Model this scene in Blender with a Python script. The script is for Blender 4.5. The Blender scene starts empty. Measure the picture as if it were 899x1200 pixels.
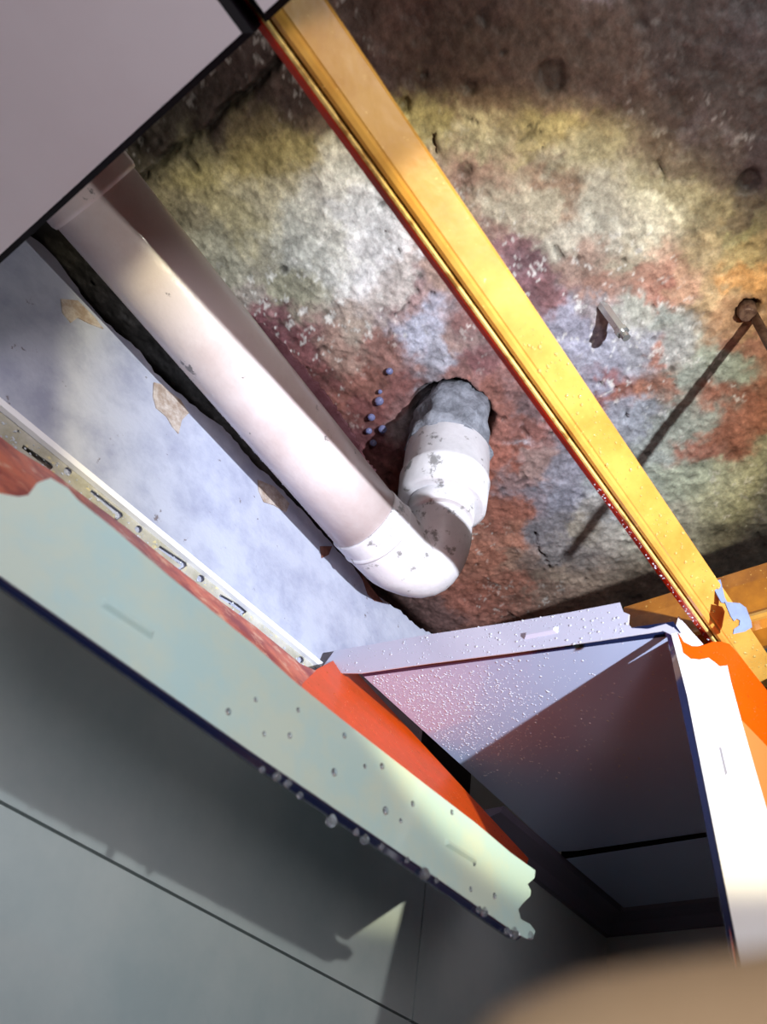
import bpy, bmesh, math, random
import numpy as np
from mathutils import Vector, Matrix, noise as mnoise

# ------------------------------------------------------------------ camera, world, light
# World axes: +X runs along the gold carrier bar, +Y towards the plastered wall, +Z up. Camera at the origin.
random.seed(7)
scn = bpy.context.scene
C = scn.collection
XI = np.array([0.59737198, 0.6231389, 0.50482139])      # world X seen in (right, down, forward)
YI = np.array([-0.79039578, 0.350938, 0.50211257])
ZI = np.array([0.13572487, -0.69895667, 0.70216688])
def ray(u, v):
    d = np.array([u-450., v-600., 960.])/960.
    return np.array([d@XI, d@YI, d@ZI])
def at(u, v, ax, val):
    r = ray(u, v); return Vector(r*val/r['xyz'.index(ax)])
def onp(u, v, p0, n):                                    # pixel ray on the plane through p0 with normal n
    r = Vector(ray(u, v)); return r*(p0.dot(n)/r.dot(n))

cd = bpy.data.cameras.new('camera'); cam = bpy.data.objects.new('camera', cd); C.objects.link(cam)
right = Vector((XI[0], YI[0], ZI[0])); down = Vector((XI[1], YI[1], ZI[1])); fwd = Vector((XI[2], YI[2], ZI[2]))
M = Matrix((right, -down, -fwd)).transposed().to_4x4()
cam.matrix_world = M
cd.sensor_fit = 'VERTICAL'; cd.sensor_height = 36; cd.lens = 36*960/1200.
cd.clip_start = 0.005; cd.clip_end = 30
cd.dof.use_dof = True; cd.dof.focus_distance = 0.95; cd.dof.aperture_fstop = 28.8/2.8
scn.camera = cam

scn.view_settings.view_transform = 'Standard'; scn.view_settings.look = 'None'
scn.view_settings.gamma = 1; scn.view_settings.use_curve_mapping = False
scn.view_settings.exposure = 0.0
w = bpy.data.worlds.new('world'); scn.world = w; w.use_nodes = True
w.node_tree.nodes['Background'].inputs[0].default_value = (0.75, 0.7, 0.75, 1)
w.node_tree.nodes['Background'].inputs[1].default_value = 0.006

LP = Vector((0.2, -0.5, 0.085)); LAX = Vector((0.286, 0.804, 0.522)).normalized()
ld = bpy.data.lights.new('torch_light', 'SPOT'); lo = bpy.data.objects.new('torch_light', ld); C.objects.link(lo)
lo.location = LP; lo.rotation_euler = (-LAX).to_track_quat('Z', 'Y').to_euler()
ld.energy = 97; ld.shadow_soft_size = 0.008; ld.spot_size = math.radians(100); ld.spot_blend = 0.5
ld.color = (0.93, 0.95, 1.0)
ld.use_nodes = True                                       # the torch's lens: hot disc, yellow fringe, dim spill
nt = ld.node_tree; em = nt.nodes['Emission']
tc = nt.nodes.new('ShaderNodeTexCoord'); sp = nt.nodes.new('ShaderNodeSeparateXYZ')
ab = nt.nodes.new('ShaderNodeMath'); ab.operation = 'ABSOLUTE'
ac = nt.nodes.new('ShaderNodeMath'); ac.operation = 'ARCCOSINE'
mu = nt.nodes.new('ShaderNodeMath'); mu.operation = 'MULTIPLY'; mu.inputs[1].default_value = 1/math.radians(50)
cr = nt.nodes.new('ShaderNodeValToRGB')
nt.links.new(tc.outputs['Normal'], sp.inputs[0]); nt.links.new(sp.outputs['Z'], ab.inputs[0])
nt.links.new(ab.outputs[0], ac.inputs[0]); nt.links.new(ac.outputs[0], mu.inputs[0]); nt.links.new(mu.outputs[0], cr.inputs[0])
def ramp(cr, stops):
    e = cr.color_ramp.elements
    while len(e) > 1: e.remove(e[-1])
    e[0].position = stops[0][0]; e[0].color = (*stops[0][1], 1)
    for p, c in stops[1:]:
        q = e.new(p); q.color = (*c, 1)
ramp(cr, [(0.0, (1, 1, 1)), (14/50, (0.92, 0.95, 1)), (18/50, (0.66, 0.66, 0.62)), (21.6/50, (0.52, 0.46, 0.30)),
          (22.8/50, (0.125, 0.115, 0.10)), (30/50, (0.10, 0.105, 0.105)), (40/50, (0.03, 0.03, 0.035)), (1, (0, 0, 0))])
nt.links.new(cr.outputs[0], em.inputs['Color'])

ad = bpy.data.lights.new('panel_fill', 'AREA'); ao = bpy.data.objects.new('panel_fill', ad); C.objects.link(ao)  # unseen fill light, added to brighten the mounted panel at top left
ao.location = (-0.35, -0.55, -0.02); ao.rotation_euler = (Vector((-0.35, -0.55, -0.02))-Vector((-0.12, 0.26, 0.46))).to_track_quat('Z', 'Y').to_euler()
ad.shape = 'RECTANGLE'; ad.size = 0.25; ad.size_y = 0.35; ad.energy = 2.4; ad.spread = math.radians(100); ad.color = (1.0, 0.9, 0.92)

# ------------------------------------------------------------------ helpers
def lin(c):
    return tuple(((x/255)/12.92 if x/255 <= 0.04045 else ((x/255+0.055)/1.055)**2.4) for x in c)
def mat(name, col, rough=0.5, metal=0.0, spec=0.5, col2=None, scale=8, detail=6, lo_=0.4, hi_=0.65, bump=0.0, bscale=60,
        coat=0.0, trans=0.0, ior=1.45, col3=None, scale3=40, lo3=0.6, hi3=0.68, stretch=None):
    m = bpy.data.materials.new(name); m.use_nodes = True; t = m.node_tree; b = t.nodes['Principled BSDF']
    b.inputs['Base Color'].default_value = (*lin(col), 1); b.inputs['Roughness'].default_value = rough
    b.inputs['Metallic'].default_value = metal; b.inputs['Specular IOR Level'].default_value = spec
    b.inputs['Coat Weight'].default_value = coat; b.inputs['Coat Roughness'].default_value = 0.06
    b.inputs['Transmission Weight'].default_value = trans; b.inputs['IOR'].default_value = ior
    g = t.nodes.new('ShaderNodeNewGeometry'); src = g.outputs['Position']
    if stretch:
        mp = t.nodes.new('ShaderNodeMapping'); mp.inputs['Scale'].default_value = stretch
        t.links.new(src, mp.inputs[0]); src = mp.outputs[0]
    cur = None
    def layer(cur, c_a, c_b, sc, lo__, hi__):
        n = t.nodes.new('ShaderNodeTexNoise'); n.inputs['Scale'].default_value = sc; n.inputs['Detail'].default_value = detail
        n.inputs['Roughness'].default_value = 0.65
        r = t.nodes.new('ShaderNodeMapRange'); r.inputs[1].default_value = lo__; r.inputs[2].default_value = hi__
        x = t.nodes.new('ShaderNodeMix'); x.data_type = 'RGBA'
        t.links.new(src, n.inputs['Vector']); t.links.new(n.outputs[0], r.inputs[0]); t.links.new(r.outputs[0], x.inputs[0])
        if cur: t.links.new(cur, x.inputs[6])
        else: x.inputs[6].default_value = (*lin(c_a), 1)
        x.inputs[7].default_value = (*lin(c_b), 1)
        return x.outputs[2]
    if col2: cur = layer(cur, col, col2, scale, lo_, hi_)
    if col3: cur = layer(cur, col, col3, scale3, lo3, hi3)
    if cur: t.links.new(cur, b.inputs['Base Color'])
    if bump:
        n = t.nodes.new('ShaderNodeTexNoise'); n.inputs['Scale'].default_value = bscale; n.inputs['Detail'].default_value = 8
        bp = t.nodes.new('ShaderNodeBump'); bp.inputs['Strength'].default_value = 1; bp.inputs['Distance'].default_value = bump
        t.links.new(src, n.inputs['Vector']); t.links.new(n.outputs[0], bp.inputs['Height']); t.links.new(bp.outputs[0], b.inputs['Normal'])
    return m

def tag(o, label=None, cat=None, group=None, kind=None):
    if label: o['label'] = label
    if cat: o['category'] = cat
    if group: o['group'] = group
    if kind: o['kind'] = kind
    return o
def empty(name, loc, label=None, cat=None, group=None):
    o = bpy.data.objects.new(name, None); C.objects.link(o); o.location = loc; o.empty_display_size = 0.02
    return tag(o, label, cat, group)
def link(name, me, mats, parent=None, smooth=False):
    o = bpy.data.objects.new(name, me); C.objects.link(o)
    for m in (mats if isinstance(mats, (list, tuple)) else [mats]): me.materials.append(m)
    if smooth:
        me.polygons.foreach_set('use_smooth', [True]*len(me.polygons))
    if parent:
        o.parent = parent; o.matrix_parent_inverse = Matrix.Translation(parent.location).inverted()
    return o
def pyd(name, vs, fs, mats, parent=None, smooth=False, mi=None):
    me = bpy.data.meshes.new(name); me.from_pydata([tuple(v) for v in vs], [], fs); me.update()
    o = link(name, me, mats, parent, smooth)
    if mi: me.polygons.foreach_set('material_index', mi)
    return o
def sheet(name, pts, th, front, back, parent=None, edge=None, toward=None, holes=()):
    """a flat plate: polygon pts (coplanar), thickness th going away from the front side; front faces `toward`"""
    pts = [Vector(p) for p in pts]
    n = Vector((0, 0, 0))
    for i in range(len(pts)):
        a, b = pts[i], pts[(i+1) % len(pts)]; n += a.cross(b)
    n.normalize()
    if toward is not None and n.dot(Vector(toward)-pts[0]) < 0: n = -n; pts.reverse()
    bm = bmesh.new(); loops = [pts]+[[Vector(p) for p in h] for h in holes]
    edges = []
    for lp in loops:
        vs = [bm.verts.new(p) for p in lp]
        for i in range(len(vs)): edges.append(bm.edges.new((vs[i], vs[(i+1) % len(vs)])))
    r = bmesh.ops.triangle_fill(bm, use_beauty=True, use_dissolve=False, edges=edges, normal=n)
    for f in bm.faces:
        f.normal_update()
        if f.normal.dot(n) < 0: f.normal_flip()
        f.material_index = 0
    front_faces = list(bm.faces)
    ret = bmesh.ops.extrude_face_region(bm, geom=front_faces)
    newv = [g for g in ret['geom'] if isinstance(g, bmesh.types.BMVert)]
    newf = [g for g in ret['geom'] if isinstance(g, bmesh.types.BMFace)]
    # moved copy becomes the front; original stays as back
    for v in newv: v.co += n*0.0
    for f in front_faces:
        if f.is_valid: pass
    for v in newv: v.co -= Vector((0, 0, 0))
    back_v = set()
    for f in bm.faces:
        if f not in newf and abs(f.normal.dot(n)) > 0.9: back_v.update(f.verts)
    newset = set(newv)
    olds = [v for v in bm.verts if v not in newset]
    for v in olds: v.co -= n*th
    bm.normal_update()
    for f in bm.faces:
        vn = [v in newset for v in f.verts]
        f.material_index = 0 if all(vn) else (1 if not any(vn) else 2)
    bmesh.ops.recalc_face_normals(bm, faces=bm.faces)
    me = bpy.data.meshes.new(name); bm.to_mesh(me); bm.free()
    return link(name, me, [front, back, edge or front], parent)
def box(name, lo_, hi_, m, parent=None):
    x0, y0, z0 = lo_; x1, y1, z1 = hi_
    vs = [(x, y, z) for x in (x0, x1) for y in (y0, y1) for z in (z0, z1)]
    fs = [(0, 1, 3, 2), (4, 6, 7, 5), (0, 4, 5, 1), (2, 3, 7, 6), (0, 2, 6, 4), (1, 5, 7, 3)]
    return pyd(name, vs, fs, m, parent)
def tube(name, path, radii, m, parent=None, seg=40, caps=True, rough=0.0, seed=0, smooth=True, squash=None):
    path = [Vector(p) for p in path]; vs = []; fs = []
    prev = None
    for i, p in enumerate(path):
        t = (path[min(i+1, len(path)-1)]-path[max(i-1, 0)]).normalized()
        if prev is None:
            a = t.cross(Vector((0, 0, 1)) if abs(t.z) < 0.9 else Vector((1, 0, 0))).normalized()
        else:
            a = (prev - t*prev.dot(t)).normalized()
        prev = a; b = t.cross(a)
        for k in range(seg):
            th = 2*math.pi*k/seg; r = radii[i]
            d = a*math.cos(th)+b*math.sin(th)
            if rough: r += rough*mnoise.fractal((p+d*r)*45+Vector((seed, 0, 0)), 1.0, 2.0, 4)
            vs.append(p+d*r)
    for i in range(len(path)-1):
        for k in range(seg):
            k2 = (k+1) % seg; fs.append((i*seg+k, i*seg+k2, (i+1)*seg+k2, (i+1)*seg+k))
    if caps:
        fs.append(tuple(range(seg-1, -1, -1))); fs.append(tuple((len(path)-1)*seg+k for k in range(seg)))
    o = pyd(name, vs, fs, m, parent, smooth)
    if caps and smooth:
        me = o.data; me.polygons[len(fs)-1].use_smooth = False; me.polygons[len(fs)-2].use_smooth = False
    return o
def smooth_path(keys, n):
    """Catmull-Rom through (point, radius) keys"""
    P = [Vector(k[0]) for k in keys]; R = [k[1] for k in keys]; op = []; orr = []
    for i in range(len(P)-1):
        p0, p1, p2, p3 = P[max(i-1, 0)], P[i], P[i+1], P[min(i+2, len(P)-1)]
        for j in range(n):
            t = j/n
            op.append(0.5*((2*p1)+(-p0+p2)*t+(2*p0-5*p1+4*p2-p3)*t*t+(-p0+3*p1-3*p2+p3)*t**3)); orr.append(R[i]*(1-t)+R[i+1]*t)
    op.append(P[-1]); orr.append(R[-1]); return op, orr
def extrude_profile(name, prof, axis, a0, a1, m, parent=None, mids=None):
    """closed profile of 2D points swept along axis ('x': (y,z); 'y': (x,z))"""
    def P(a, q): return (a, q[0], q[1]) if axis == 'x' else (q[0], a, q[1])
    n = len(prof); vs = [P(a0, q) for q in prof]+[P(a1, q) for q in prof]
    fs = [(i, (i+1) % n, n+(i+1) % n, n+i) for i in range(n)]+[tuple(range(n-1, -1, -1)), tuple(range(n, 2*n))]
    o = pyd(name, vs, fs, m, parent)
    bm = bmesh.new(); bm.from_mesh(o.data); bmesh.ops.recalc_face_normals(bm, faces=bm.faces); bm.to_mesh(o.data); bm.free()
    return o
def dome_mesh(name, k=10, rings=4, h=0.6):
    vs = [(0, 0, h)]; fs = []
    for i in range(1, rings+1):
        ph = i/rings*math.pi/2
        for j in range(k):
            th = 2*math.pi*j/k; vs.append((math.sin(ph)*math.cos(th), math.sin(ph)*math.sin(th), h*math.cos(ph)))
    for j in range(k): fs.append((0, 1+j, 1+(j+1) % k))
    for i in range(rings-1):
        for j in range(k):
            a = 1+i*k; fs.append((a+j, a+k+j, a+k+(j+1) % k, a+(j+1) % k))
    fs.append(tuple(1+(rings-1)*k+j for j in range(k-1, -1, -1)))
    return vs, fs
def in_poly(x, y, poly):
    c = False; j = len(poly)-1
    for i in range(len(poly)):
        xi, yi = poly[i]; xj, yj = poly[j]
        if (yi > y) != (yj > y) and x < (xj-xi)*(y-yi)/(yj-yi)+xi: c = not c
        j = i
    return c
def droplets(name, place, n, rmin, rmax, normal, m, parent, seed=1, lift=0.0, power=3.0, k=7, rings=2):
    """small water beads joined as stuff; place(rnd) returns a surface point or None"""
    rnd = random.Random(seed); vs = []; fs = []; dv, df = dome_mesh('d', k, rings, 0.55)
    q = Vector(normal).normalized().to_track_quat('Z', 'Y').to_matrix()
    c = 0; tries = 0
    while c < n and tries < n*20:
        tries += 1; p = place(rnd)
        if p is None: continue
        r = rmin+(rmax-rmin)*rnd.random()**power; o = len(vs); sx = 1+0.3*rnd.random()
        for v in dv: vs.append(p+q@Vector((v[0]*r*sx, v[1]*r, v[2]*r))+Vector(normal).normalized()*lift)
        fs += [tuple(o+i for i in f) for f in df]; c += 1
    o = pyd(name, vs, fs, m, parent, True); return tag(o, kind='stuff')

# ------------------------------------------------------------------ materials
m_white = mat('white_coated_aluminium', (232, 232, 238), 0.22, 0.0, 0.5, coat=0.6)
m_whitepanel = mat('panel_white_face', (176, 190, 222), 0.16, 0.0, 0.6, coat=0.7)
m_lav = mat('lavender_lit_white', (188, 190, 212), 0.22, 0.0, 0.5, coat=0.5)  # white coating copied darker, its lavender light put into the colour
m_pale = mat('green_bounce_white', (184, 212, 212), 0.3, 0.0, 0.5, col2=(198, 214, 204), scale=14, lo_=0.45, hi_=0.6, coat=0.4)  # green tint of bounced light put into the white flange's colour
m_orange = mat('orange_back_coating', (218, 76, 0), 0.45, 0.0, 0.25, col2=(202, 74, 0), scale=40, coat=0.05, col3=(110, 40, 15), scale3=160, lo3=0.66, hi3=0.7, bump=0.0002, bscale=300)
m_orange_glare = mat('glare_orange_back_coating', (206, 104, 70), 0.45, 0.0, 0.4, col2=(140, 34, 22), scale=26, lo_=0.42, hi_=0.6, coat=0.2, col3=(215, 160, 135), scale3=60, lo3=0.55, hi3=0.66)  # pinkish glare on the orange coating mixed into its colour
m_navy = mat('painted_reflection_bevel', (22, 28, 56), 0.12, 0.0, 0.8, coat=0.8)  # reflection of the dark room put into the bevel colour
m_black = mat('black_gap_shade', (7, 4, 8), 0.6, spec=0.1)  # shade of the joints put on panel bevels and flanges as black
m_gold = mat('gold_painted_steel', (200, 152, 70), 0.36, 0.0, 0.6, col2=(180, 126, 50), scale=18, coat=0.4, col3=(240, 205, 120), scale3=220, lo3=0.66, hi3=0.7, bump=0.0004, bscale=60)
m_goldlip = mat('gold_lip_pale', (226, 196, 118), 0.4, 0.0, 0.5, col2=(160, 120, 60), scale=60, lo_=0.5, hi_=0.62)
m_red = mat('red_lip', (206, 48, 8), 0.45, 0.0, 0.4, col2=(150, 40, 20), scale=30)  # mottled red colour of the bar's side flange
m_bronze = mat('ochre_painted_steel', (176, 112, 34), 0.4, 0.0, 0.5, col2=(140, 84, 28), scale=24, coat=0.4, col3=(214, 170, 90), scale3=260, lo3=0.64, hi3=0.68)
m_zinc = mat('zinc_plated_steel', (78, 92, 126), 0.5, 0.2, 0.5, col2=(70, 80, 104), scale=90)
m_steel = mat('bolt_steel', (200, 200, 196), 0.25, 0.8)
m_rod = mat('dull_rod_steel', (120, 95, 80), 0.6, 0.3, col2=(70, 45, 40), scale=120)
m_pvc = mat('white_pvc', (226, 216, 216), 0.3, 0.0, 0.5, col2=(206, 190, 188), scale=9, lo_=0.45, hi_=0.7, coat=0.2,
            col3=(128, 122, 122), scale3=38, lo3=0.66, hi3=0.7, bump=0.0003, bscale=180)
m_pvc_d = mat('mortar_smeared_pvc', (226, 226, 232), 0.36, 0.0, 0.5, col2=(205, 206, 212), scale=20,
              col3=(140, 140, 142), scale3=45, lo3=0.57, hi3=0.63, bump=0.0004, bscale=120)
m_mortar = mat('grey_mortar', (138, 142, 152), 0.9, 0, 0.2, col2=(95, 98, 106), scale=50, bump=0.002, bscale=140)
m_crust = mat('pink_crust', (172, 128, 142), 0.9, 0, 0.2, col2=(140, 96, 106), scale=60, bump=0.002, bscale=140)
m_plaster = mat('painted_plaster', (170, 176, 194), 0.7, 0.0, 0.3, col2=(146, 152, 174), scale=22, lo_=0.42, hi_=0.68,
                col3=(112, 106, 112), scale3=55, lo3=0.665, hi3=0.7, bump=0.0016, bscale=60)
m_plaster_b = mat('bare_plaster', (150, 134, 122), 0.9, 0, 0.2, col2=(190, 182, 176), scale=90, bump=0.002, bscale=150)
m_dark = mat('shade_dark_masonry', (44, 40, 42), 0.9, 0, 0.2, col2=(28, 26, 28), scale=10)  # shade of the gap put into the rear wall's colour
m_tile = mat('glazed_wall_tile', (196, 208, 208), 0.12, 0, 0.5, col2=(180, 196, 198), scale=6, coat=0.4)
m_grout = mat('grout', (110, 114, 112), 0.8)
m_floor = mat('floor_tile', (120, 112, 104), 0.4)
m_trim = mat('grey_perforated_metal', (186, 184, 176), 0.4, 0.1, 0.5, col2=(158, 156, 140), scale=40, col3=(205, 195, 150), scale3=110, lo3=0.6, hi3=0.66, bump=0.001, bscale=180)
m_lip = mat('white_trim_lip', (236, 238, 246), 0.35)
m_water = mat('water', (235, 242, 250), 0.03, 0, 0.6, trans=0.9, ior=1.33)
m_bead = mat('fine_water_bead', (225, 232, 245), 0.05, 0, 1.0, trans=0.35, ior=1.33, coat=1.0)
m_milky = mat('milky_drop', (140, 146, 190), 0.06, 0, 0.8, trans=0.5, ior=1.33, coat=1.0)
m_goldbead = mat('gold_water_bead', (240, 205, 120), 0.05, 0, 1.0, trans=0.5, ior=1.33, coat=1.0)
m_orbead = mat('orange_water_bead', (240, 120, 50), 0.05, 0, 1.0, trans=0.5, ior=1.33, coat=1.0)
m_greybevel = mat('panel_a_face', (190, 182, 188), 0.35, 0, 0.5, col2=(182, 172, 178), scale=3)
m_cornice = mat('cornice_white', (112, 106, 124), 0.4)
m_skin = mat('skin', (204, 180, 142), 0.6, 0, 0.3, col2=(196, 170, 132), scale=60)
m_nail = mat('nail', (226, 190, 170), 0.25)

# ------------------------------------------------------------------ the slab (ceiling)
H = 0.86
def vnoise(x, y, seed):
    rng = np.random.RandomState(seed); g = rng.rand(256, 256)
    xi = np.floor(x).astype(int); yi = np.floor(y).astype(int); fx = x-xi; fy = y-yi
    fx = fx*fx*(3-2*fx); fy = fy*fy*(3-2*fy)
    a = g[xi % 256, yi % 256]; b = g[(xi+1) % 256, yi % 256]; c = g[xi % 256, (yi+1) % 256]; d = g[(xi+1) % 256, (yi+1) % 256]
    return (a*(1-fx)+b*fx)*(1-fy)+(c*(1-fx)+d*fx)*fy
def fbm(x, y, sc, seed, oc=5, gain=0.55):
    s = 0; a = 1; t = 0
    for o in range(oc):
        s = s+a*vnoise(x*sc*2**o+31.7*o, y*sc*2**o+17.3*o, seed+o); t += a; a *= gain
    return s/t
PATCH = [  # picture position (mapped onto the slab), slab colour (stains plus painted shade), weight
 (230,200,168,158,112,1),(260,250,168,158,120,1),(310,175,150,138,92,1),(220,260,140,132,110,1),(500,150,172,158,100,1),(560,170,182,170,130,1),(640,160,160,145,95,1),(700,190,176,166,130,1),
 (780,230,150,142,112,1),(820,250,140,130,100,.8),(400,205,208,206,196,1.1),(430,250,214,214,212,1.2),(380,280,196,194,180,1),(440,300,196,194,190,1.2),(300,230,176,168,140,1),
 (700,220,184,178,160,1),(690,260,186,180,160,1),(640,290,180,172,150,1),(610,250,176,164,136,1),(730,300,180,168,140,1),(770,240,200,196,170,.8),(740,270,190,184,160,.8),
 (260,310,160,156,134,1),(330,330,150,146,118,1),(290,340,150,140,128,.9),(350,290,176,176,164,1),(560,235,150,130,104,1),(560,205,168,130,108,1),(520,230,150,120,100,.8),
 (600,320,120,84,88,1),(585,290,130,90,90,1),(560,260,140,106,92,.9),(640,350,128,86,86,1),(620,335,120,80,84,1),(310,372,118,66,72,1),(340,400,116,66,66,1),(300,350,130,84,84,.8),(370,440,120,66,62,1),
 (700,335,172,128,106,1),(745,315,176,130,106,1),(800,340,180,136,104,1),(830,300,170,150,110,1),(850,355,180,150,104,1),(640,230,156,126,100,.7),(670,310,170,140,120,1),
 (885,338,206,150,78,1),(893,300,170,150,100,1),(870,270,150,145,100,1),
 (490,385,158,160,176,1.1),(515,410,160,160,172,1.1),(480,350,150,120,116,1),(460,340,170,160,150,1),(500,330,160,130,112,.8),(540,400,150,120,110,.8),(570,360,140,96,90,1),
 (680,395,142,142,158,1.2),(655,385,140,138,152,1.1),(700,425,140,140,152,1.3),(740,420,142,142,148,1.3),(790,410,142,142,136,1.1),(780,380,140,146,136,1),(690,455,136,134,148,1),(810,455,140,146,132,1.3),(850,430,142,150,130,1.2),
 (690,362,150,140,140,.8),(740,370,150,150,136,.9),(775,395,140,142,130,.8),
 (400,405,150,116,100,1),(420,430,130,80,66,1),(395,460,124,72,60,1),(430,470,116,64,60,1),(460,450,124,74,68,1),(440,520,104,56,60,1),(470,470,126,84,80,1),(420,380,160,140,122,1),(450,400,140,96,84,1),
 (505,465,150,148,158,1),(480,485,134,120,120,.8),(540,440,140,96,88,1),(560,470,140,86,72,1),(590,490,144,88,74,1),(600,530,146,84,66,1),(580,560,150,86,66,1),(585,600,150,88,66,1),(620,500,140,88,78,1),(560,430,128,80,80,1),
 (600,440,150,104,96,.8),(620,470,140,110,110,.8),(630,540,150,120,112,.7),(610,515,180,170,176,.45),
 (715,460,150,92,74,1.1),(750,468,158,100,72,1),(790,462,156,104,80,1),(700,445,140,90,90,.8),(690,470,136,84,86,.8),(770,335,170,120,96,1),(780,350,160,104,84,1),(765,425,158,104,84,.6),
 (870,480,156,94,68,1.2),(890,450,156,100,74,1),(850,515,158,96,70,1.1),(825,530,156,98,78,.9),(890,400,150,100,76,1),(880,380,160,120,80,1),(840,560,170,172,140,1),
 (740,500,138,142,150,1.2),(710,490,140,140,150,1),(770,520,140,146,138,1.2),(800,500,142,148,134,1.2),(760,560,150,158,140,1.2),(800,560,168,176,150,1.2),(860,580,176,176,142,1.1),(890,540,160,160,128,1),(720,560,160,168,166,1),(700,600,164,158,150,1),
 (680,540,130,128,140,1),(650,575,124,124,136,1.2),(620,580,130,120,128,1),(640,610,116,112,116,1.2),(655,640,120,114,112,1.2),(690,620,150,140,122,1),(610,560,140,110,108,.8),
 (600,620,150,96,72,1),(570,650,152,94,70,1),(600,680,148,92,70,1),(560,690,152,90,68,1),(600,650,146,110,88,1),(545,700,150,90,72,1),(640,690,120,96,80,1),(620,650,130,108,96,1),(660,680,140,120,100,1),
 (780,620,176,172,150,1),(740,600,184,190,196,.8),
 (600,60,112,90,74,1.2),(500,60,110,86,70,1.2),(700,80,116,96,82,1.2),(800,60,96,82,76,1.2),(860,120,92,80,74,1.2),(780,150,110,94,82,1),(450,90,112,90,80,1),(560,110,124,100,78,1),(640,110,116,96,80,1),  # browns beyond the torch beam, darkened to stand for weak light
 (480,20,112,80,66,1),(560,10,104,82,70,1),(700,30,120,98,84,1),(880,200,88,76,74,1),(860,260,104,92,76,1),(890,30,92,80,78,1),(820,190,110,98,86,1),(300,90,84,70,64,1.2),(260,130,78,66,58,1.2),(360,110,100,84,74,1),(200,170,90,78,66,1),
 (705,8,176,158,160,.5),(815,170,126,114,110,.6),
 (520,560,140,90,80,1),(480,600,120,80,70,1),(450,560,110,66,64,1),(500,720,110,80,76,1),(460,700,100,80,76,1),(300,500,44,40,40,1.3),(200,400,40,38,38,1.3),(90,300,38,36,36,1.3),(60,260,38,36,36,1.2),(250,450,40,38,38,1.3),(360,600,44,40,40,1.2),(150,350,40,36,36,1.3),(750,680,120,106,90,1),(880,650,120,116,100,1),  # near-black entries paint the pipe's shadow behind the wall head
]
def build_slab():
    x0, x1, y0, y1, st = -0.12, 1.14, -0.13, 0.86, 0.0028
    nx = int((x1-x0)/st)+1; ny = int((y1-y0)/st)+1
    gx, gy = np.meshgrid(np.linspace(x0, x1, nx), np.linspace(y0, y1, ny), indexing='ij')
    wx = gx+0.05*(fbm(gx, gy, 14, 1, 6, 0.66)-0.5)*2; wy = gy+0.05*(fbm(gx, gy, 14, 9, 6, 0.66)-0.5)*2
    wx = wx+0.012*(vnoise(gx*160, gy*160, 77)-.5); wy = wy+0.012*(vnoise(gx*160, gy*160, 78)-.5)
    col = np.zeros((nx, ny, 3)); ws = np.zeros((nx, ny))
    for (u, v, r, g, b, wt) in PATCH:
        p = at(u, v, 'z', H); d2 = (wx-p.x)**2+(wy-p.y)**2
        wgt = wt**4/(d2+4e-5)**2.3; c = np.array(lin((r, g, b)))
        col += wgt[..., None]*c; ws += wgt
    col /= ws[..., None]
    n1 = fbm(gx, gy, 60, 21, 5, 0.7); n2 = fbm(gx, gy, 9, 31, 5); n3 = fbm(gx, gy, 110, 41, 3, 0.8)
    fine = vnoise(gx*300, gy*300, 51)
    n4 = fbm(gx, gy, 26, 121, 6, 0.75)
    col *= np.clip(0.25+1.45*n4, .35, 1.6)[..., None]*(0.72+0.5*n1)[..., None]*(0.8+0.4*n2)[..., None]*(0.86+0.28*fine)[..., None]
    speck = (gy < 0.62)*np.clip((n3-0.66)/0.06, 0, 1)*np.clip((fbm(gx, gy, 7, 61, 4)-0.45)/0.15, 0, 1)       # pale efflorescence
    col = col*(1-0.6*speck[..., None])+0.6*speck[..., None]*np.array(lin((212, 210, 200)))
    ds = np.clip((vnoise(gx*75, gy*75, 71)-0.86)/0.06, 0, 1)*np.clip((fbm(gx, gy, 12, 81, 3)-0.5)/0.1, 0, 1)
    col *= (1-0.55*ds[..., None])
    z = H-0.008*(n2-0.5)-0.010*(n4-0.5)-0.004*(n1-0.5)-0.0008*(fine-.5)
    z = z+0.003*ds
    def seg_d(ax, ay, bx, by):
        vx, vy = bx-ax, by-ay; t = np.clip(((gx-ax)*vx+(gy-ay)*vy)/(vx*vx+vy*vy+1e-12), 0, 1)
        return np.hypot(gx-ax-t*vx, gy-ay-t*vy)
    jit = 0.006*(fbm(gx, gy, 90, 91, 3)-0.5)
    cracks = [([(328,70),(300,100),(262,128),(245,150),(200,178),(165,210)], 0.006, .012), ([(628,625),(632,645),(640,655),(645,668)], 0.0024, .008), ([(668,640),(660,655),(648,668)], 0.0014, .004),
              ([(540,135),(560,145),(552,160)], 0.0016, .004), ([(508,163),(511,178)], .004, .012), ([(455,395),(462,370),(480,355)], .0012, .003),
              ([(770,190),(780,205),(778,215)], .003, .006), ([(606,150),(630,148),(642,160),(636,175)], .0013, .003), ([(735,480),(734,492)], .0018, .005), ([(540,465),(500,480)], .002, .006)]
    for pl, wd, dp in cracks:
        q = [at(u, v, 'z', H) for u, v in pl]; d = 9
        for a, b in zip(q[:-1], q[1:]): d = np.minimum(d, seg_d(a.x, a.y, b.x, b.y))
        k = np.clip(1-np.abs(d+jit)/wd, 0, 1); z = z+dp*k; col *= (1-0.8*k[..., None])
    pits = [(645,90,.017,.006),(553,105,.007,.004),(498,90,.005,.004),(474,124,.008,.008),(545,200,.009,.004),(878,212,.014,.008),(878,362,.013,.014),(705,450,.004,.005),(722,455,.003,.005),(712,446,.002,.005),(790,453,.003,.005),(767,358,.003,.003),(880,420,.004,.003),(500,165,.004,.006),(705,405,.0025,.003),(866,515,.0025,.003),(560,662,.003,.003)]
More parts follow.
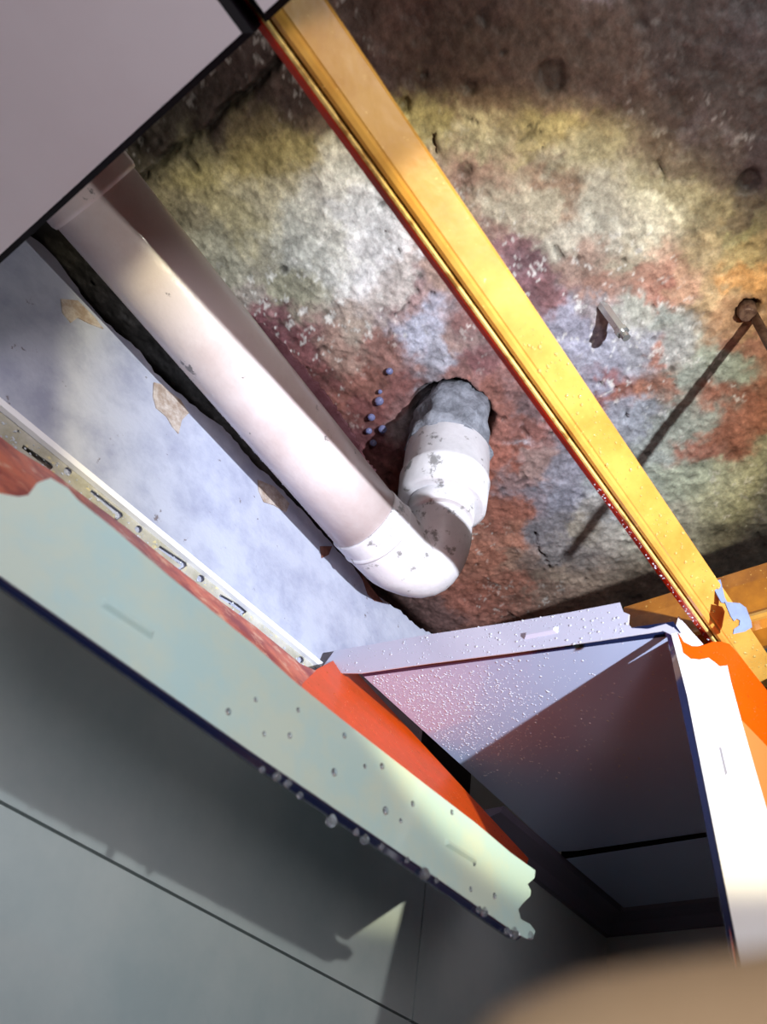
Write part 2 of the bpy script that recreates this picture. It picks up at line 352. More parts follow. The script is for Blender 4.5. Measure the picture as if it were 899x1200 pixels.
    for u, v, r, dp in pits:
        p = at(u, v, 'z', H); d = np.hypot(gx-p.x, gy-p.y)+jit*1.2; k = np.clip((r-d)/(0.35*r), 0, 1); z = z+dp*k; col *= (1-0.5*k[..., None])
    hp = at(530, 484, 'z', H); d = np.hypot(gx-hp.x, gy-hp.y)+0.03*(fbm(gx, gy, 22, 95, 4)-0.5)
    k = np.clip((0.058-d)/0.01, 0, 1); z = z+0.02*k; col *= (1-0.75*k[..., None])                      # broken-out core hole
    gr = col.mean(-1, keepdims=True); col = (gr+(col-gr)*0.78)*1.14
    vs = np.stack([gx, gy, z], -1).reshape(-1, 3)
    i = np.arange(nx-1)[:, None]*ny+np.arange(ny-1)[None]; i = i.ravel()
    fs = np.stack([i, i+1, i+ny+1, i+ny], -1)
    base = len(vs)
    out = [(-1.4, -1.4), (2.0, -1.4), (2.0, 1.2), (-1.4, 1.2)]; inn = [0, (nx-1)*ny, (nx-1)*ny+ny-1, ny-1]
    vs = np.vstack([vs, [(a, b, H) for a, b in out]])
    ex = [(base+k, inn[k], inn[(k+1) % 4], base+(k+1) % 4) for k in range(4)]
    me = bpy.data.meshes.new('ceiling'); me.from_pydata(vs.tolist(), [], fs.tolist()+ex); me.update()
    ca = me.color_attributes.new('stain_shade', 'FLOAT_COLOR', 'POINT')
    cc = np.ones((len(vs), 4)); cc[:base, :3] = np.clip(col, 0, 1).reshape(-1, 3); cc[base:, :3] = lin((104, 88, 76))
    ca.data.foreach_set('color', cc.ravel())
    m = bpy.data.materials.new('stained_concrete'); m.use_nodes = True; t = m.node_tree; b = t.nodes['Principled BSDF']
    at_ = t.nodes.new('ShaderNodeVertexColor'); at_.layer_name = 'stain_shade'
    g = t.nodes.new('ShaderNodeNewGeometry'); n = t.nodes.new('ShaderNodeTexNoise'); n.inputs['Scale'].default_value = 120; n.inputs['Detail'].default_value = 9; n.inputs['Roughness'].default_value = 0.7
    mr = t.nodes.new('ShaderNodeMapRange'); mr.inputs[1].default_value = 0.3; mr.inputs[2].default_value = 0.7; mr.inputs[3].default_value = 0.6; mr.inputs[4].default_value = 1.42
    mx = t.nodes.new('ShaderNodeMix'); mx.data_type = 'RGBA'; mx.blend_type = 'MULTIPLY'; mx.inputs[0].default_value = 1
    t.links.new(g.outputs['Position'], n.inputs['Vector']); t.links.new(n.outputs[0], mr.inputs[0]); t.links.new(at_.outputs[0], mx.inputs[6]); t.links.new(mr.outputs[0], mx.inputs[7])
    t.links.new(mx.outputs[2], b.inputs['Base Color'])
    bp = t.nodes.new('ShaderNodeBump'); bp.inputs['Strength'].default_value = 1; bp.inputs['Distance'].default_value = 0.0018
    n2_ = t.nodes.new('ShaderNodeTexNoise'); n2_.inputs['Scale'].default_value = 95; n2_.inputs['Detail'].default_value = 8
    t.links.new(g.outputs['Position'], n2_.inputs['Vector']); t.links.new(n2_.outputs[0], bp.inputs['Height']); t.links.new(bp.outputs[0], b.inputs['Normal'])
    b.inputs['Roughness'].default_value = 0.55; b.inputs['Specular IOR Level'].default_value = 0.5
    o = link('ceiling', me, m, None, True); tag(o, kind='structure')
    return o
build_slab()

# ------------------------------------------------------------------ room shell
YW = 0.55                                                   # face of the left wall
def wall_left():
    root = box('wall_left', (-1.4, YW+0.014, -1.7), (1.16, YW+0.30, 0.47), m_grout); tag(root, kind='structure')
    # plastered head of the wall: ragged top and far end
    top = [(-20,235,),(35,275),(60,296),(86,330),(100,352),(125,378),(165,412),(182,436),(200,452),(240,486),(262,500),(300,545),(320,562),(345,588),(372,618),(400,650),(418,668),(432,692),(452,705),(470,716),(490,735),(512,745),(505,775)]
    n = Vector((0, -1, 0)); p0 = Vector((0, YW, 0))
    rnd = random.Random(4); pts = []
    prj = [onp(u, v, p0, n) for u, v in top]
    for a, b in zip(prj[:-1], prj[1:]):
        k = max(1, int((b-a).length/0.006))
        for i in range(k):
            q = a.lerp(b, i/k); q.z += rnd.uniform(-.0014, .0014); q.x += rnd.uniform(-.001, .001); pts.append(q)
    pts.append(prj[-1])
    pts = [Vector((-0.6, YW, 0.68)), Vector((pts[0].x-0.05, YW, pts[0].z))]+pts+[Vector((pts[-1].x, YW, 0.47)), Vector((-0.6, YW, 0.47))]
    sheet('plaster', pts, 0.25, m_plaster, m_plaster, root, m_plaster_b, toward=(0, 0, .5))
    # bare patches where the plaster has come off, a few tenths of a millimetre proud
    def patch(px_, m):
        q = [onp(u, v, Vector((0, YW-0.0012, 0)), n) for u, v in px_]
        sheet('bare_patch', q, 0.0012, m, m, root, toward=(0, 0, .5))
    patch([(181,448),(190,450),(198,458),(212,468),(222,484),(214,492),(210,508),(203,500),(196,488),(184,478),(180,464)], m_plaster_b)
    patch([(303,562),(322,570),(340,590),(336,600),(322,592),(310,588),(304,575)], m_plaster_b)
    patch([(72,350),(92,352),(112,372),(122,385),(108,380),(92,372),(84,378),(74,366)], m_plaster_b)
    patch([(424,672),(440,694),(450,706),(440,704),(432,696)], m_rust)
    patch([(376,640),(390,640),(386,650),(378,654)], m_rust)
    # glazed tiles below the trim
    zs = [0.445, 0.216, -0.38, -0.98, -1.58]; xs = [-1.40, -0.80, -0.30, 0.10, 0.725, 1.16]
    for zi in range(3):
        for xi in range(1, len(xs)-1):
            box('tile', (xs[xi]+0.0012, YW, zs[zi+1]+0.0012), (xs[xi+1]-0.0012, YW+0.016, zs[zi]-0.0012), m_tile, root)
m_rust = mat('rust_stain_plaster', (132, 92, 80), 0.9, 0, 0.2, col2=(96, 62, 56), scale=60, bump=0.002, bscale=150)
wall_left()
tag(box('wall_back', (1.16, -1.4, -1.7), (1.3, 0.85, H), m_tile), kind='structure')
tag(box('wall_right', (-1.4, -1.54, -1.7), (1.3, -1.4, H), m_tile), kind='structure')
tag(box('wall_front', (-1.54, -1.4, -1.7), (-1.4, 0.85, H), m_tile), kind='structure')
tag(box('floor', (-1.54, -1.54, -1.8), (1.3, 0.85, -1.7), m_floor), kind='structure')
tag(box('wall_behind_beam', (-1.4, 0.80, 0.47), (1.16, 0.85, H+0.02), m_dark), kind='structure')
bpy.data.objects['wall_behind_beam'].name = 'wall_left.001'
# ceiling cornice along the two walls beyond the opening
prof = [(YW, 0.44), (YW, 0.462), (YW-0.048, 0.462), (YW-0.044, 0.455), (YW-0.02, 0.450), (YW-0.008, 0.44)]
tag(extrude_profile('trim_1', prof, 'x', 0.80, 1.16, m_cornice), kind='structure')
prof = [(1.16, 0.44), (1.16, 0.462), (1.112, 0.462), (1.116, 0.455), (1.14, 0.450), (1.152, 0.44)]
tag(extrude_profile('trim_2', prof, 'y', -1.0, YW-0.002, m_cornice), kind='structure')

# ------------------------------------------------------------------ perforated wall angle under the plaster
def wall_angle():
    p0 = Vector((0, YW-0.006, 0)); n = Vector((0, -1, 0)); t = empty('perforated_wall_angle', (0.2, YW, 0.47),
        'perforated grey metal wall angle with a white lip along the foot of the plastered wall', 'metal trim')
    def W(u, v): return onp(u, v, p0, n)
    def band(pts, wd):
        L = []; R = []
        q = [Vector((a, b)) for a, b in pts]
        for i, p in enumerate(q):
            tt = (q[min(i+1, len(q)-1)]-q[max(i-1, 0)]).normalized(); nn = Vector((-tt.y, tt.x))*wd
            L.append(p+nn); R.append(p-nn)
        return [W(*p) for p in L+R[::-1]]
    holes = []
    for pts in ([(28,522),(60,547)], [(108,574),(142,604)], [(188,640),(217,662)], [(259,697),(287,716)]):
        (ax, ay), (bx, by) = pts; hx, hy = bx-14, by+7
        holes.append([W(ax, ay-1), W(bx+2, by-3), W(bx+3, by+1), W(bx-11, by+10), W(bx-14, by+8), W(bx-4, by+1), W(ax-2, ay+3)])
    for u, v, r in ((80,552,5),(163,620,4.5),(236,678,4.5),(353,773,4),(22,505,1.5),(298,734,1.3)):
        holes.append([W(u+r*math.cos(a), v+r*1.0*math.sin(a)) for a in [k*math.pi/5 for k in range(10)]])
    a, b = W(-30, 458), W(371, 781); c, d = W(352, 792), W(-30, 520)
    sheet('perforated_leg', [a, b, c, d], 0.001, m_trim, m_trim, t, toward=(0, 0, .45), holes=holes)
    lip = [W(-30, 448), W(374, 778), W(372, 783), W(-30, 457)]
    sheet('lip', [q+Vector((0, -0.006, 0)) for q in lip], 0.006, m_lip, m_lip, t, toward=(0, 0, .45))
    def place(r):
        s = r.random(); k = r.random(); p = a.lerp(b, s).lerp(d.lerp(c, s), 0.1+0.8*k); return p+Vector((0, -0.0003, 0))
    droplets('water_beads', place, 420, 0.0004, 0.0014, n, m_bead, t, 5)
wall_angle()

# ------------------------------------------------------------------ drain pipe
def pipe():
    t = empty('drain_pipe', at(105, 226, 'z', .657), 'white plastic drain pipe with a mortar-smeared elbow, rising into the concrete slab', 'pipe')
    A = at(107, 225, 'z', .657); B = at(429, 610, 'z', .634); dr = (B-A).normalized()
    pts = [A-dr*0.35, A, A.lerp(B, .33), A.lerp(B, .66), B]
    tube('pipe_run', pts, [0.0425]*5, m_pvc, t, 64)
    s0 = A+dr*0.006
    tube('pipe_socket', [s0-dr*0.13, s0-dr*0.004, s0], [0.0455, 0.0455, 0.0440], m_pvc, t, 64)
    E1 = at(468, 650, 'z', .630); E2 = at(497, 659, 'z', .635); E3 = at(513, 637, 'z', .655); E4 = at(516, 605, 'z', .682)
    E5 = at(519, 588, 'z', .70)
    p, r = smooth_path([(B-dr*0.004, .0442), (B.lerp(E1, .5), .0446), (E1, .0436), (E2, .0405), (E3, .0385), (E4, .0370), (E5, .0370)], 7)
    el = tube('elbow', p, r, m_pvc_d, t, 56, rough=0.0008)
    # elbow socket rings
    q = B.lerp(E1, .35); tube('elbow_ring', [q-dr*0.003, q, q+dr*0.003], [.0448, .0462, .0448], m_pvc_d, el, 56)
    up = (at(529, 500, 'z', .83)-E5).normalized()
    S = lambda s: E5+up*s
    k = at(520, 640, 'z', .655)
    tube('neck_collar', [S(-.028), S(-.024), S(-.010), S(-.006)], [.0375, .0400, .0400, .0375], m_pvc_d, t, 56, rough=0.0008, seed=3)
    tube('coupling', [S(-.008), S(-.005), S(.028), S(.031), S(.034), S(.082), S(.084)], [.048, .0530, .0545, .0550, .0528, .0525, .0505], m_pvc_d, t, 64, rough=0.0006, seed=6)
    tube('mortar_collar', [S(.080), S(.095), S(.11), S(.13), S(.15), S(.175)], [.0515, .0510, .0500, .0480, .0470, .0450], m_mortar, t, 56, rough=0.011, seed=11)
    # ragged pink mortar crust hanging along the far side of the run
    vs = []; fs = []; N = 70
    rnd = random.Random(2)
    for i in range(N+1):
        s = i/N; u = 300+(445-300)*s; v = 372+(552-372)*s
        wd = 10*math.sin(math.pi*min(1, s*1.1))**.6+rnd.uniform(-1.5, 1.5)+3
        a = at(u-16, v+8, 'z', .668); b = at(u+wd*.9-8, v-wd*.7+4, 'z', .672)
        vs += [a, b, b+Vector((0, 0, .004)), a+Vector((0, 0, .004))]
    for i in range(N):
        for k_ in range(4):
            j = (k_+1) % 4; fs.append((i*4+k_, i*4+j, i*4+4+j, i*4+4+k_))
    pyd('mortar_crust', vs, fs, m_crust, t, False)
    # beads of water along the lower flank
    ax = Vector((0, 0, 1)).cross(dr).normalized()
    def place(r_):
        s = r_.random(); th = r_.gauss(math.radians(30), math.radians(14))
        c = A.lerp(B, .35+.65*s); d = (ax*math.cos(th)*1+Vector((0, 0, -1))*math.sin(th)); return c+d*0.0425
    droplets('water_beads', place, 260, 0.0004, 0.0016, Vector((-.2, .8, -.4)), m_bead, t, 9)
pipe()

# ------------------------------------------------------------------ gold carrier bars and their clip
def keel():
    t = empty('carrier_bar', (0.02, 0.17, 0.478), 'long gold-painted steel carrier bar running diagonally under the slab', 'metal bar')
    x0, x1 = -0.35, 1.10
    body = [(0.1735, .4835), (.1725, .4775), (.1700, .4765), (.1672, .4775), (.1660, .4800), (.1648, .4800), (.1480, .4905), (.1470, .4925), (.1500, .5010), (.160, .505), (.176, .503), (.1790, .4850)]
    extrude_profile('bar_body', body, 'x', x0, x1, m_gold, t)
    extrude_profile('bar_lip', [(.1768, .4765), (.1750, .4760), (.1746, .4775), (.1752, .4830), (.1775, .4850), (.1780, .4800)], 'x', x0, x1, m_goldlip, t)
    extrude_profile('side_flange', [(.1770, .4768), (.1784, .4772), (.1824, .4795), (.1832, .4850), (.1830, .4925), (.1790, .4960), (.1778, .4820)], 'x', x0, x1, m_red, t)
    n = Vector((0, -0.0105, -0.0168)).normalized()
    def place(r):
        x = 0.25+0.6*r.random(); k = r.random(); return Vector((x, .1648+(.1480-.1648)*k, .4800+(.4905-.4800)*k))
    droplets('water_beads', place, 330, 0.0004, 0.0017, Vector((0, -.53, -.85)), m_goldbead, t, 21, power=3)
    def place2(r):
        x = 0.40+0.35*r.random(); return Vector((x, r.uniform(.1775, .181), .4775))
    droplets('water_beads', place2, 160, 0.0004, 0.0010, Vector((0, .3, -1)), m_bead, t, 22)
keel()
def runner():
    t = empty('main_runner', (0.66, 0.10, 0.507), 'ochre painted steel main runner crossing above the gold bar behind the metal clip', 'metal bar')
    ye = at(736, 714, 'x', .66).y+0.004
    prof = [(.660, .512), (.6565, .516), (.6560, .522), (.6585, .526), (.6575, .560), (.660, .5795), (.664, .583), (.700, .583), (.700, .512), (.690, .508), (.664, .508)]
    extrude_profile('runner_body', prof, 'y', -0.75, ye, m_bronze, t)
    extrude_profile('runner_bead', [(.6545, .5135), (.6535, .517), (.6545, .5205), (.6575, .5205), (.6575, .5135)], 'y', -0.75, ye, m_gold, t)
    def place(r): return Vector((.6577, r.uniform(-.1, .13), r.uniform(.528, .576)))
    droplets('water_beads', place, 170, 0.0004, 0.0011, Vector((-1, 0, 0)), m_goldbead, t, 31)
runner()
def clip():
    t = empty('hanger_clip', at(860, 715, 'y', .140), 'folded zinc-plated clip hooking the gold bar to the ochre runner', 'clip')
    n = Vector((-.62, -.6, -.5)).normalized(); p0 = Vector((.640, .142, .49)); p0 = onp(865, 722, p0, Vector((0, 1, 0)))
    W = lambda u, v: onp(u, v, p0, n)
    sheet('hook_plate', [W(*q) for q in [(850,705),(868,707),(875,712),(881,728),(882,735),(874,740),(860,743),(861,737),(867,733),(868,727),(864,725),(861,728),(857,722)]], .0016, m_zinc, m_zinc, t, toward=(0, 0, 0))
    p1 = onp(842, 690, Vector((0, .150, 0)), Vector((0, 1, 0)))
    W2 = lambda u, v: onp(u, v, p1, n)
    sheet('clip_strap', [W2(*q) for q in [(833,682),(845,679),(850,700),(854,708),(846,706)]], .0016, m_zinc, m_zinc, t, toward=(0, 0, 0))
clip()

# ------------------------------------------------------------------ fixings in the slab
def fixings():
    a = at(708, 359, 'z', .862); b = at(729, 388, 'z', .823); d = (b-a).normalized()
    t = empty('expansion_bolt', a, 'short steel expansion bolt with nut sticking out of the grey patch of slab', 'bolt')
    bs = tube('bolt_sleeve', [a-d*.012, a, a.lerp(b, .97)], [.0066, .0066, .0066], m_steel, t, 6, smooth=False)
    tube('nut', [a.lerp(b, .95), b+d*.003], [.0082, .0082], m_steel, t, 6, smooth=False)
    e = b+d*.012
    p = []; r = []
    for i in range(13): p.append((b+d*.002).lerp(e, i/12)); r.append(.0040 if i % 2 else .0048)
    tube('thread', p, r, m_steel, bs, 16)
    a = at(880, 362, 'z', .875); b = at(900, 399, 'z', .80); d = (b-a).normalized(); e = a+(b-a)*4.6
    t = empty('hanger_rod', a, 'thin rusty threaded rod hanging from the hole at the right edge of the slab', 'rod')
    tube('rod', [a, b, e], [.0052]*3, m_rod, t, 12)
    c = at(876, 366, 'z', .855)
    tube('anchor_collar', [c+Vector((0, 0, .012)), c, c-Vector((0, 0, .006))], [.010, .0095, .0075], m_rod, t, 14, rough=.002)
fixings()

# ------------------------------------------------------------------ mounted panels at the top left
def mounted(name, x0, x1, y0, y1, z, label, m, group=None):
    t = empty(name, ((x0+x1)/2, (y0+y1)/2, z), label, 'ceiling panel', group)
    b = 0.004
    vs = [(x0+b, y0+b, z), (x1-b, y0+b, z), (x1-b, y1-b, z), (x0+b, y1-b, z), (x0, y0, z+b), (x1, y0, z+b), (x1, y1, z+b), (x0, y1, z+b)]
    pyd('face', vs[:4]+[(q[0], q[1], q[2]+.0008) for q in vs[:4]], [(0, 3, 2, 1), (4, 5, 6, 7), (0, 1, 5, 4), (1, 2, 6, 5), (2, 3, 7, 6), (3, 0, 4, 7)], m, t)
    pyd('bevel', vs, [(0, 1, 5, 4), (1, 2, 6, 5), (2, 3, 7, 6), (3, 0, 4, 7)], m_black, t)
    h = .022
    up = [(q[0], q[1], z+b+h) for q in vs[4:]]
    pyd('side_flange', vs[4:]+up, [(0, 1, 5, 4), (1, 2, 6, 5), (2, 3, 7, 6), (3, 0, 4, 7)], m_black, t)
    return t
ex = at(165, 160, 'z', .462).x
ex2 = ex
ej = at(290, 12, 'z', .462).y
mounted('ceiling_panel', ex-.42, ex, ej+.004, YW-.004, .458, 'large pinkish-grey mounted ceiling panel at the top left, out of focus', m_greybevel)
mounted('ceiling_panel', ex-.42, ex, ej-.42, ej-.004, .458, 'sliver of mounted ceiling panel at the top edge beside the gold bar', m_greybevel)

# ------------------------------------------------------------------ far panels
def far_panel():
    P = at(788, 745, 'z', .457); T = at(427, 793, 'z', .460); S = at(653, 998, 'z', .462); Q = S+(P-T)*1.0
    n = (T-P).cross(S-P).normalized()
    if n.dot(-P) < 0: n = -n                                  # towards the camera, downwards
    t = empty('loosened_ceiling_panel', (P+S)/2, 'wet white ceiling panel hanging loose beyond the opening, half in shadow', 'ceiling panel')
    Q = onp(Q.x, Q.y, Q, n) if False else Q - n*((Q-P).dot(n))
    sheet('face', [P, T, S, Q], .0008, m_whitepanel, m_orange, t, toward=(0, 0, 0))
    # bevelled edge round the face
    inn = [T, P, Q, S]; cen = (P+Q+S+T)/4; up = -n
    out = []
    for q in inn:
        pass
    e1 = (T-P).normalized(); e2 = (S-T).normalized(); b = .009
    o_ = [T+e1*b*.6-e2*b+up*b*.9, P-e1*b*.6-e2*b+up*b*.9, Q-e1*b*.6+e2*b*.6+up*b, S+e1*b*.6+e2*b*.6+up*b]
    pyd('bevel', inn+o_, [(0, 1, 5, 4), (1, 2, 6, 5), (2, 3, 7, 6), (3, 0, 4, 7)], m_navy, t)
    # front flange with notched end, standing up from the bevel
    nf = -e2; nf = (nf - up*nf.dot(up)).normalized(); p0 = o_[0]
    W = lambda u, v: onp(u, v, p0, nf)
    out = [(373,789),(392,763),(396,762),(500,744),(600,729),(665,718),(727,706),(731,717),(738,720),(737,731),(741,736),(760,737),(781,731),(792,737),(796,741),(786,743),(777,739),(700,751),(600,765),(500,778),(424,789)]
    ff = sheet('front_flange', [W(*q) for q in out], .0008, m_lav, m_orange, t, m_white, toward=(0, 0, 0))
    # pressed lugs
    def lug(a, b_, wd=4):
        A, B = W(*a), W(*b_); d = (B-A).normalized(); s = nf.cross(d).normalized()*.0035
        if nf.dot(-A) < 0: k = -nf
        else: k = nf
        vs = [A-s-d*.003, B-s+d*.003, B+s+d*.003, A+s-d*.003]; tp = [A-s*.4, B-s*.4, B+s*.4, A+s*.4]
        pyd('lug', vs+[q+k*.003 for q in tp], [(4, 5, 6, 7), (0, 1, 5, 4), (1, 2, 6, 5), (2, 3, 7, 6), (3, 0, 4, 7)], m_lav, ff)
    lug((619, 745), (651, 739))
    k = nf if nf.dot(-p0) > 0 else -nf
    flg = [q for q in out]
    def place(r):
        u = r.uniform(395, 740); v = r.uniform(710, 790)
        if not in_poly(u, v, flg): return None
        return W(u, v)+k*.0001
    droplets('water_beads', place, 340, 0.0004, 0.0013, k, m_bead, t, 41, power=4)
    def place2(r):
        u = r.uniform(430, 790); v = r.uniform(745, 930)
        dens = math.exp(-((u-490)/110)**2-((v-830)/60)**2)
        if r.random() > dens+.04: return None
        if not in_poly(u, v, [(430,794),(786,747),(790,930),(570,918)]): return None
        return onp(u, v, P, n)
    droplets('water_beads', place2, 2600, 0.0004, 0.0013, n, m_bead, t, 42, power=3)
    # next mounted panels towards the far wall
    xa = S.x+.006; ya = YW-.05
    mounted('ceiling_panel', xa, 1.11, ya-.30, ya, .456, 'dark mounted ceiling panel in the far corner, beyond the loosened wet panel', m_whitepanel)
far_panel()

# ------------------------------------------------------------------ removed panel at the left, seen over its turned-up flange
def left_panel():
    t = empty('removed_ceiling_panel', (0.30, .30, .193), 'tilted loose panel at lower left with pale green flange and orange back, beaded with water', 'ceiling panel')
    yf = .30; p0 = Vector((0, yf, 0)); n = Vector((0, -1, 0)); W = lambda u, v: onp(u, v, p0, n)
    out = [(-60,640),(-60,570),(0,578),(22,582),(34,580),(44,566),(60,560),(80,572),(92,586),(130,616),(200,676),(300,757),(345,798),(400,842),(500,920),(560,966),(600,1000),(628,1020),(627,1029),(619,1036),(623,1044),(622,1050),(612,1060),(608,1066),(611,1077),(622,1083),(628,1091),(626,1097),(618,1100),(606,1094),(500,1020),(300,884),(100,744),(0,674)]
    of = sheet('outer_flange', [W(*q) for q in out], .0008, m_pale, m_orange, t, m_white, toward=(0, 0, .1))
    rim = [(-60,632),(0,672),(100,742),(300,882),(500,1018),(612,1098),(606,1102),(598,1099),(500,1032),(300,898),(100,757),(0,687),(-60,645)]
    p1 = Vector((0, yf+.0015, 0))
    sheet('bevel', [onp(u, v, p1, n) for u, v in rim], .002, m_navy, m_navy, t, toward=(0, 0, .1))
    # plate behind, orange side to the camera: plane through the rim leaning away
    pn = Vector((0, 1.3, -1)).normalized(); q0 = Vector((0, yf+.003, .196))
    V = lambda u, v: onp(u, v, q0, pn)
    clean = [(354,800),(372,784),(401,769),(620,1006),(618,1014),(607,1030),(600,1078),(500,1010),(354,905)]
    sheet('back_plate', [V(*q) for q in clean], .0008, m_orange, m_white, t, m_lip, toward=(0, 0, 0))
    glary = [(-60,462),(0,512),(20,528),(60,552),(100,583),(150,620),(200,660),(260,706),(300,735),(352,778),(370,786),(354,802),(354,905),(200,795),(0,655),(-60,615)]
    sheet('glare_back_plate', [V(*q)+Vector((0, -.0006, 0)) for q in glary], .0008, m_orange_glare, m_white, t, m_orange_glare, toward=(0, 0, 0))
    def lug(a, b_, hw=.0024):
        A, B = W(*a), W(*b_); d = (B-A).normalized(); s = Vector((-d.z, 0, d.x))*hw; k = Vector((0, -1, 0))
        vs = [A-s-d*.002, B-s+d*.002, B+s+d*.002, A+s-d*.002]; tp = [A-s*.3, B-s*.3, B+s*.3, A+s*.3]
        pyd('lug', vs+[q+k*.0022 for q in tp], [(4, 5, 6, 7), (0, 1, 5, 4), (1, 2, 6, 5), (2, 3, 7, 6), (3, 0, 4, 7)], m_pale, of)
    lug((124, 708), (176, 742)); lug((524, 988), (556, 1008))
    pk = pn if pn.dot(-q0) > 0 else -pn
    def place(r):
        u = r.uniform(362, 620); v = r.uniform(772, 1010)
        if not in_poly(u, v, [(372,790),(401,773),(616,1003),(600,1002),(365,812)]): return None
        return V(u, v)
    droplets('water_beads', place, 260, 0.0003, 0.0010, pk, m_orbead, t, 51, power=3)
    # beads on the flange and drops hanging from its edge: things of their own
    dv, df = dome_mesh('d', 16, 6, .6)
    me = bpy.data.meshes.new('water_droplet'); me.from_pydata(dv, [], df); me.update(); me.materials.append(m_water)
    me.polygons.foreach_set('use_smooth', [True]*len(me.polygons))
    ORD = ['first', 'second', 'third', 'fourth', 'fifth', 'sixth', 'seventh', 'eighth', 'ninth', 'tenth', 'eleventh', 'twelfth', 'thirteenth', 'fourteenth', 'fifteenth', 'sixteenth', 'seventeenth']
    def ordered(l): return [(ORD[i],)+d for i, d in enumerate(sorted(l, key=lambda d: -d[0]))]
    for (nm, u, v, r) in ordered([(392,905,4),(404,862,3.2),(448,898,3.6),(452,950,4.4),(428,898,2.6),(484,942,3.2),(530,952,3.2),(556,1012,3.2),(552,1042,3.0),(580,1050,3.6),(268,834,3.2),(300,820,2.4),(340,862,3),(350,832,2.6),(310,860,2.4),(470,962,2.6)]):
        o = bpy.data.objects.new('water_droplet', me); C.objects.link(o); o.location = W(u, v)+Vector((0, -.0001, 0))
        o.rotation_euler = Vector((0, -1, 0)).to_track_quat('Z', 'Y').to_euler(); s = r/960*.52; o.scale = (s, s*1.1, s)
        tag(o, 'clear water bead on the pale green flange, %s from its torn right end' % nm, 'water drop', 'water beads on the pale green flange')
    bm = bmesh.new(); bmesh.ops.create_uvsphere(bm, u_segments=16, v_segments=12, radius=1)
    for v in bm.verts:
        if v.co.z > 0: v.co.z *= 1.25; v.co.x *= 1-.35*v.co.z; v.co.y *= 1-.35*v.co.z
    me2 = bpy.data.meshes.new('hanging_drop'); bm.to_mesh(me2); bm.free(); me2.materials.append(m_water)
    me2.polygons.foreach_set('use_smooth', [True]*len(me2.polygons))
    for (nm, u, v, r) in ordered([(498,1024,6.5),(512,1032,3),(568,1069,5),(562,1066,3.6),(603,1094,6.5),(595,1091,4),(622,1097,4.5),(338,918,4),(308,902,3),(352,932,3.4),(325,910,4.5),(389,962,6),(428,984,5),(418,975,3.5),(478,1008,3),(448,992,3.4)]):
        o = bpy.data.objects.new('hanging_drop', me2); C.objects.link(o); o.location = onp(u, v, Vector((0, yf-.0005, 0)), n)
        s = r/960*.52; o.scale = (s, s, s)
        tag(o, 'clear drop hanging under the dark lower rim, %s from the torn right end' % nm, 'water drop', 'drops hanging from the tilted panel rim')
left_panel()

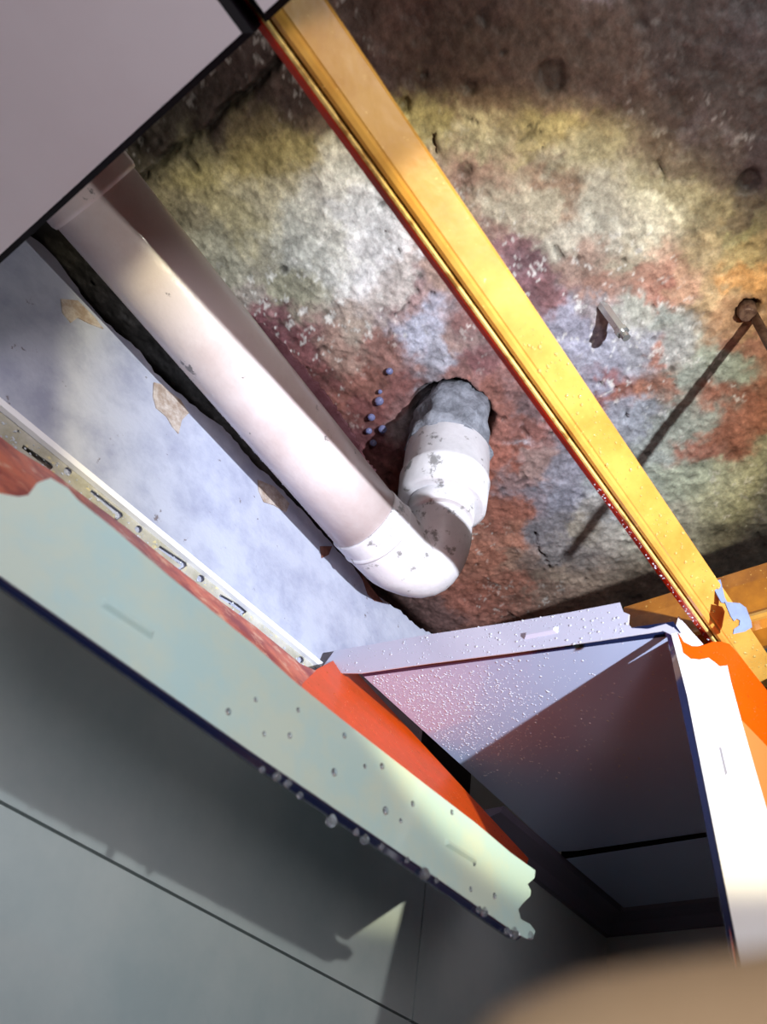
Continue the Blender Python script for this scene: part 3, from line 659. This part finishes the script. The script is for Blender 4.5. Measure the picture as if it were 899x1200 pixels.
# ------------------------------------------------------------------ hanging panel at the right, dazzling white flange and orange back
def right_panel():
    P = Vector(ray(789, 742))*.700; Q = Vector(ray(866, 1120))*.455; Wd = Vector(ray(853, 781))*.66; Bd = Vector(ray(855, 755))*.735
    n = (Q-P).cross(Wd-P).normalized(); 
    if n.dot(-P) < 0: n = -n
    t = empty('hanging_ceiling_panel', P, 'ceiling panel hanging down at the right edge, bright white flange with orange back behind it', 'ceiling panel')
    V = lambda u, v, k=0.0: onp(u, v, P-n*k, n)
    nb = (Q-P).cross(Bd-P).normalized()
    if nb.dot(-P) < 0: nb = -nb
    Pb = P-nb*.0015
    VB = lambda u, v, k=0.0: onp(u, v, Pb-nb*k, nb)
    out = [(787,742),(790,735),(794,741),(799,756),(801,765),(810,772),(820,773),(831,771),(838,776),(844,781),(853,780),(857,798),(871,850),(886,903),(905,968),(935,1070),(985,1240),(893,1240),(866,1115),(824,905),(806,815)]
    wf = sheet('white_flange', [V(*q) for q in out], .0008, m_white, m_orange, t, m_white, toward=(0, 0, 0))
    rim = [(786,741),(790,748),(808,816),(826,905),(869,1115),(896,1240),(886,1240),(856,1115),(816,908),(797,818),(783,747),(780,742)]
    sheet('bevel', [V(u, v, .0008) for u, v in rim], .0015, m_navy, m_navy, t, toward=(0, 0, 0))
    # orange back plate further away, with a lighter turned part low down
    ob = [(796,742),(802,752),(812,757),(822,757),(836,752),(849,752),(856,755),(865,765),(880,784),(901,811),(930,786),(985,775),(1300,1040),(1300,1300),(880,1240),(835,960),(812,790),(820,785),(798,770)]  # unseen stretch past the right edge is shaped to shade the loosened panel
    k = .012
    sheet('back_plate', [VB(u, v) for u, v in ob], .0008, m_orange, m_white, t, m_lip, toward=(0, 0, 0))
    lt = [(862,838),(872,846),(899,874),(962,958),(990,1240),(920,1240),(870,930),(860,870)]
    sheet('turned_back_edge', [VB(u, v, -.0015) for u, v in lt], .0008, mat('peach_lit_back', (240, 120, 62), .35, coat=.4), m_white, t, m_lip, toward=(0, 0, 0))  # brighter light on this part put into a lighter orange
    sv = [(793,733),(796,722),(800,727),(812,741),(825,755),(812,760),(803,756),(797,746)]
    sheet('far_flange', [VB(u, v, .003) for u, v in sv], .0008, m_white, m_white, t, m_white, toward=(0, 0, 0))
    def place(r):
        u = r.uniform(796, 899); v = r.uniform(745, 880)
        if not in_poly(u, v, ob): return None
        return VB(u, v)
    droplets('water_beads', place, 260, 0.0003, 0.0008, nb, m_orbead, t, 61)
    # lugs and a dent
    def lug(a, b_, hw=.0022):
        A, B = V(*a), V(*b_); d = (B-A).normalized(); s = n.cross(d).normalized()*hw
        vs = [A-s-d*.002, B-s+d*.002, B+s+d*.002, A+s-d*.002]; tp = [A-s*.3, B-s*.3, B+s*.3, A+s*.3]
        pyd('lug', vs+[q+n*.0016 for q in tp], [(4, 5, 6, 7), (0, 1, 5, 4), (1, 2, 6, 5), (2, 3, 7, 6), (3, 0, 4, 7)], m_white, wf)
    lug((847, 878), (854, 908))
right_panel()

# ------------------------------------------------------------------ drops on the slab beside the pipe
bm = bmesh.new(); bmesh.ops.create_uvsphere(bm, u_segments=14, v_segments=10, radius=1)
me3 = bpy.data.meshes.new('slab_drop'); bm.to_mesh(me3); bm.free(); me3.materials.append(m_milky); me3.polygons.foreach_set('use_smooth', [True]*len(me3.polygons))
for (nm, u, v, r) in [('topmost',457,435,4.6),('third from top',445,470,6),('right of close pair',449,503,6),('left of close pair',433,505,4.5),('above the close pair',436,489,5),('lowest',438,519,5),('second from top',446,459,3)]:
    o = bpy.data.objects.new('slab_drop', me3); C.objects.link(o); o.location = at(u, v, 'z', H-.004); s = r/960; o.scale = (s, s, s*.9)
    tag(o, 'milky bluish drop on reddish slab beside mortar collar, '+nm, 'water drop', 'milky drops on the slab by the pipe')

# ------------------------------------------------------------------ fingertip that strays in front of the lens
def finger():
    K = lambda u, v, d: Vector((right*((u-450)/960)+down*((v-600)/960)+fwd)*d)
    t = empty('person', K(900, 1300, .052), 'person: only a blurred fingertip shows along the bottom edge at right', 'person')
    keys = [(K(545, 1362, .050), .0012), (K(565, 1355, .050), .0048), (K(620, 1340, .050), .0070), (K(720, 1314, .051), .0080), (K(850, 1292, .052), .0082), (K(1000, 1276, .054), .0088), (K(1150, 1240, .056), .0084), (K(1500, 1250, .064), .0095)]
    p, r = smooth_path(keys, 8)
    tube('finger', p, r, m_skin, t, 32, rough=.0002)
finger()
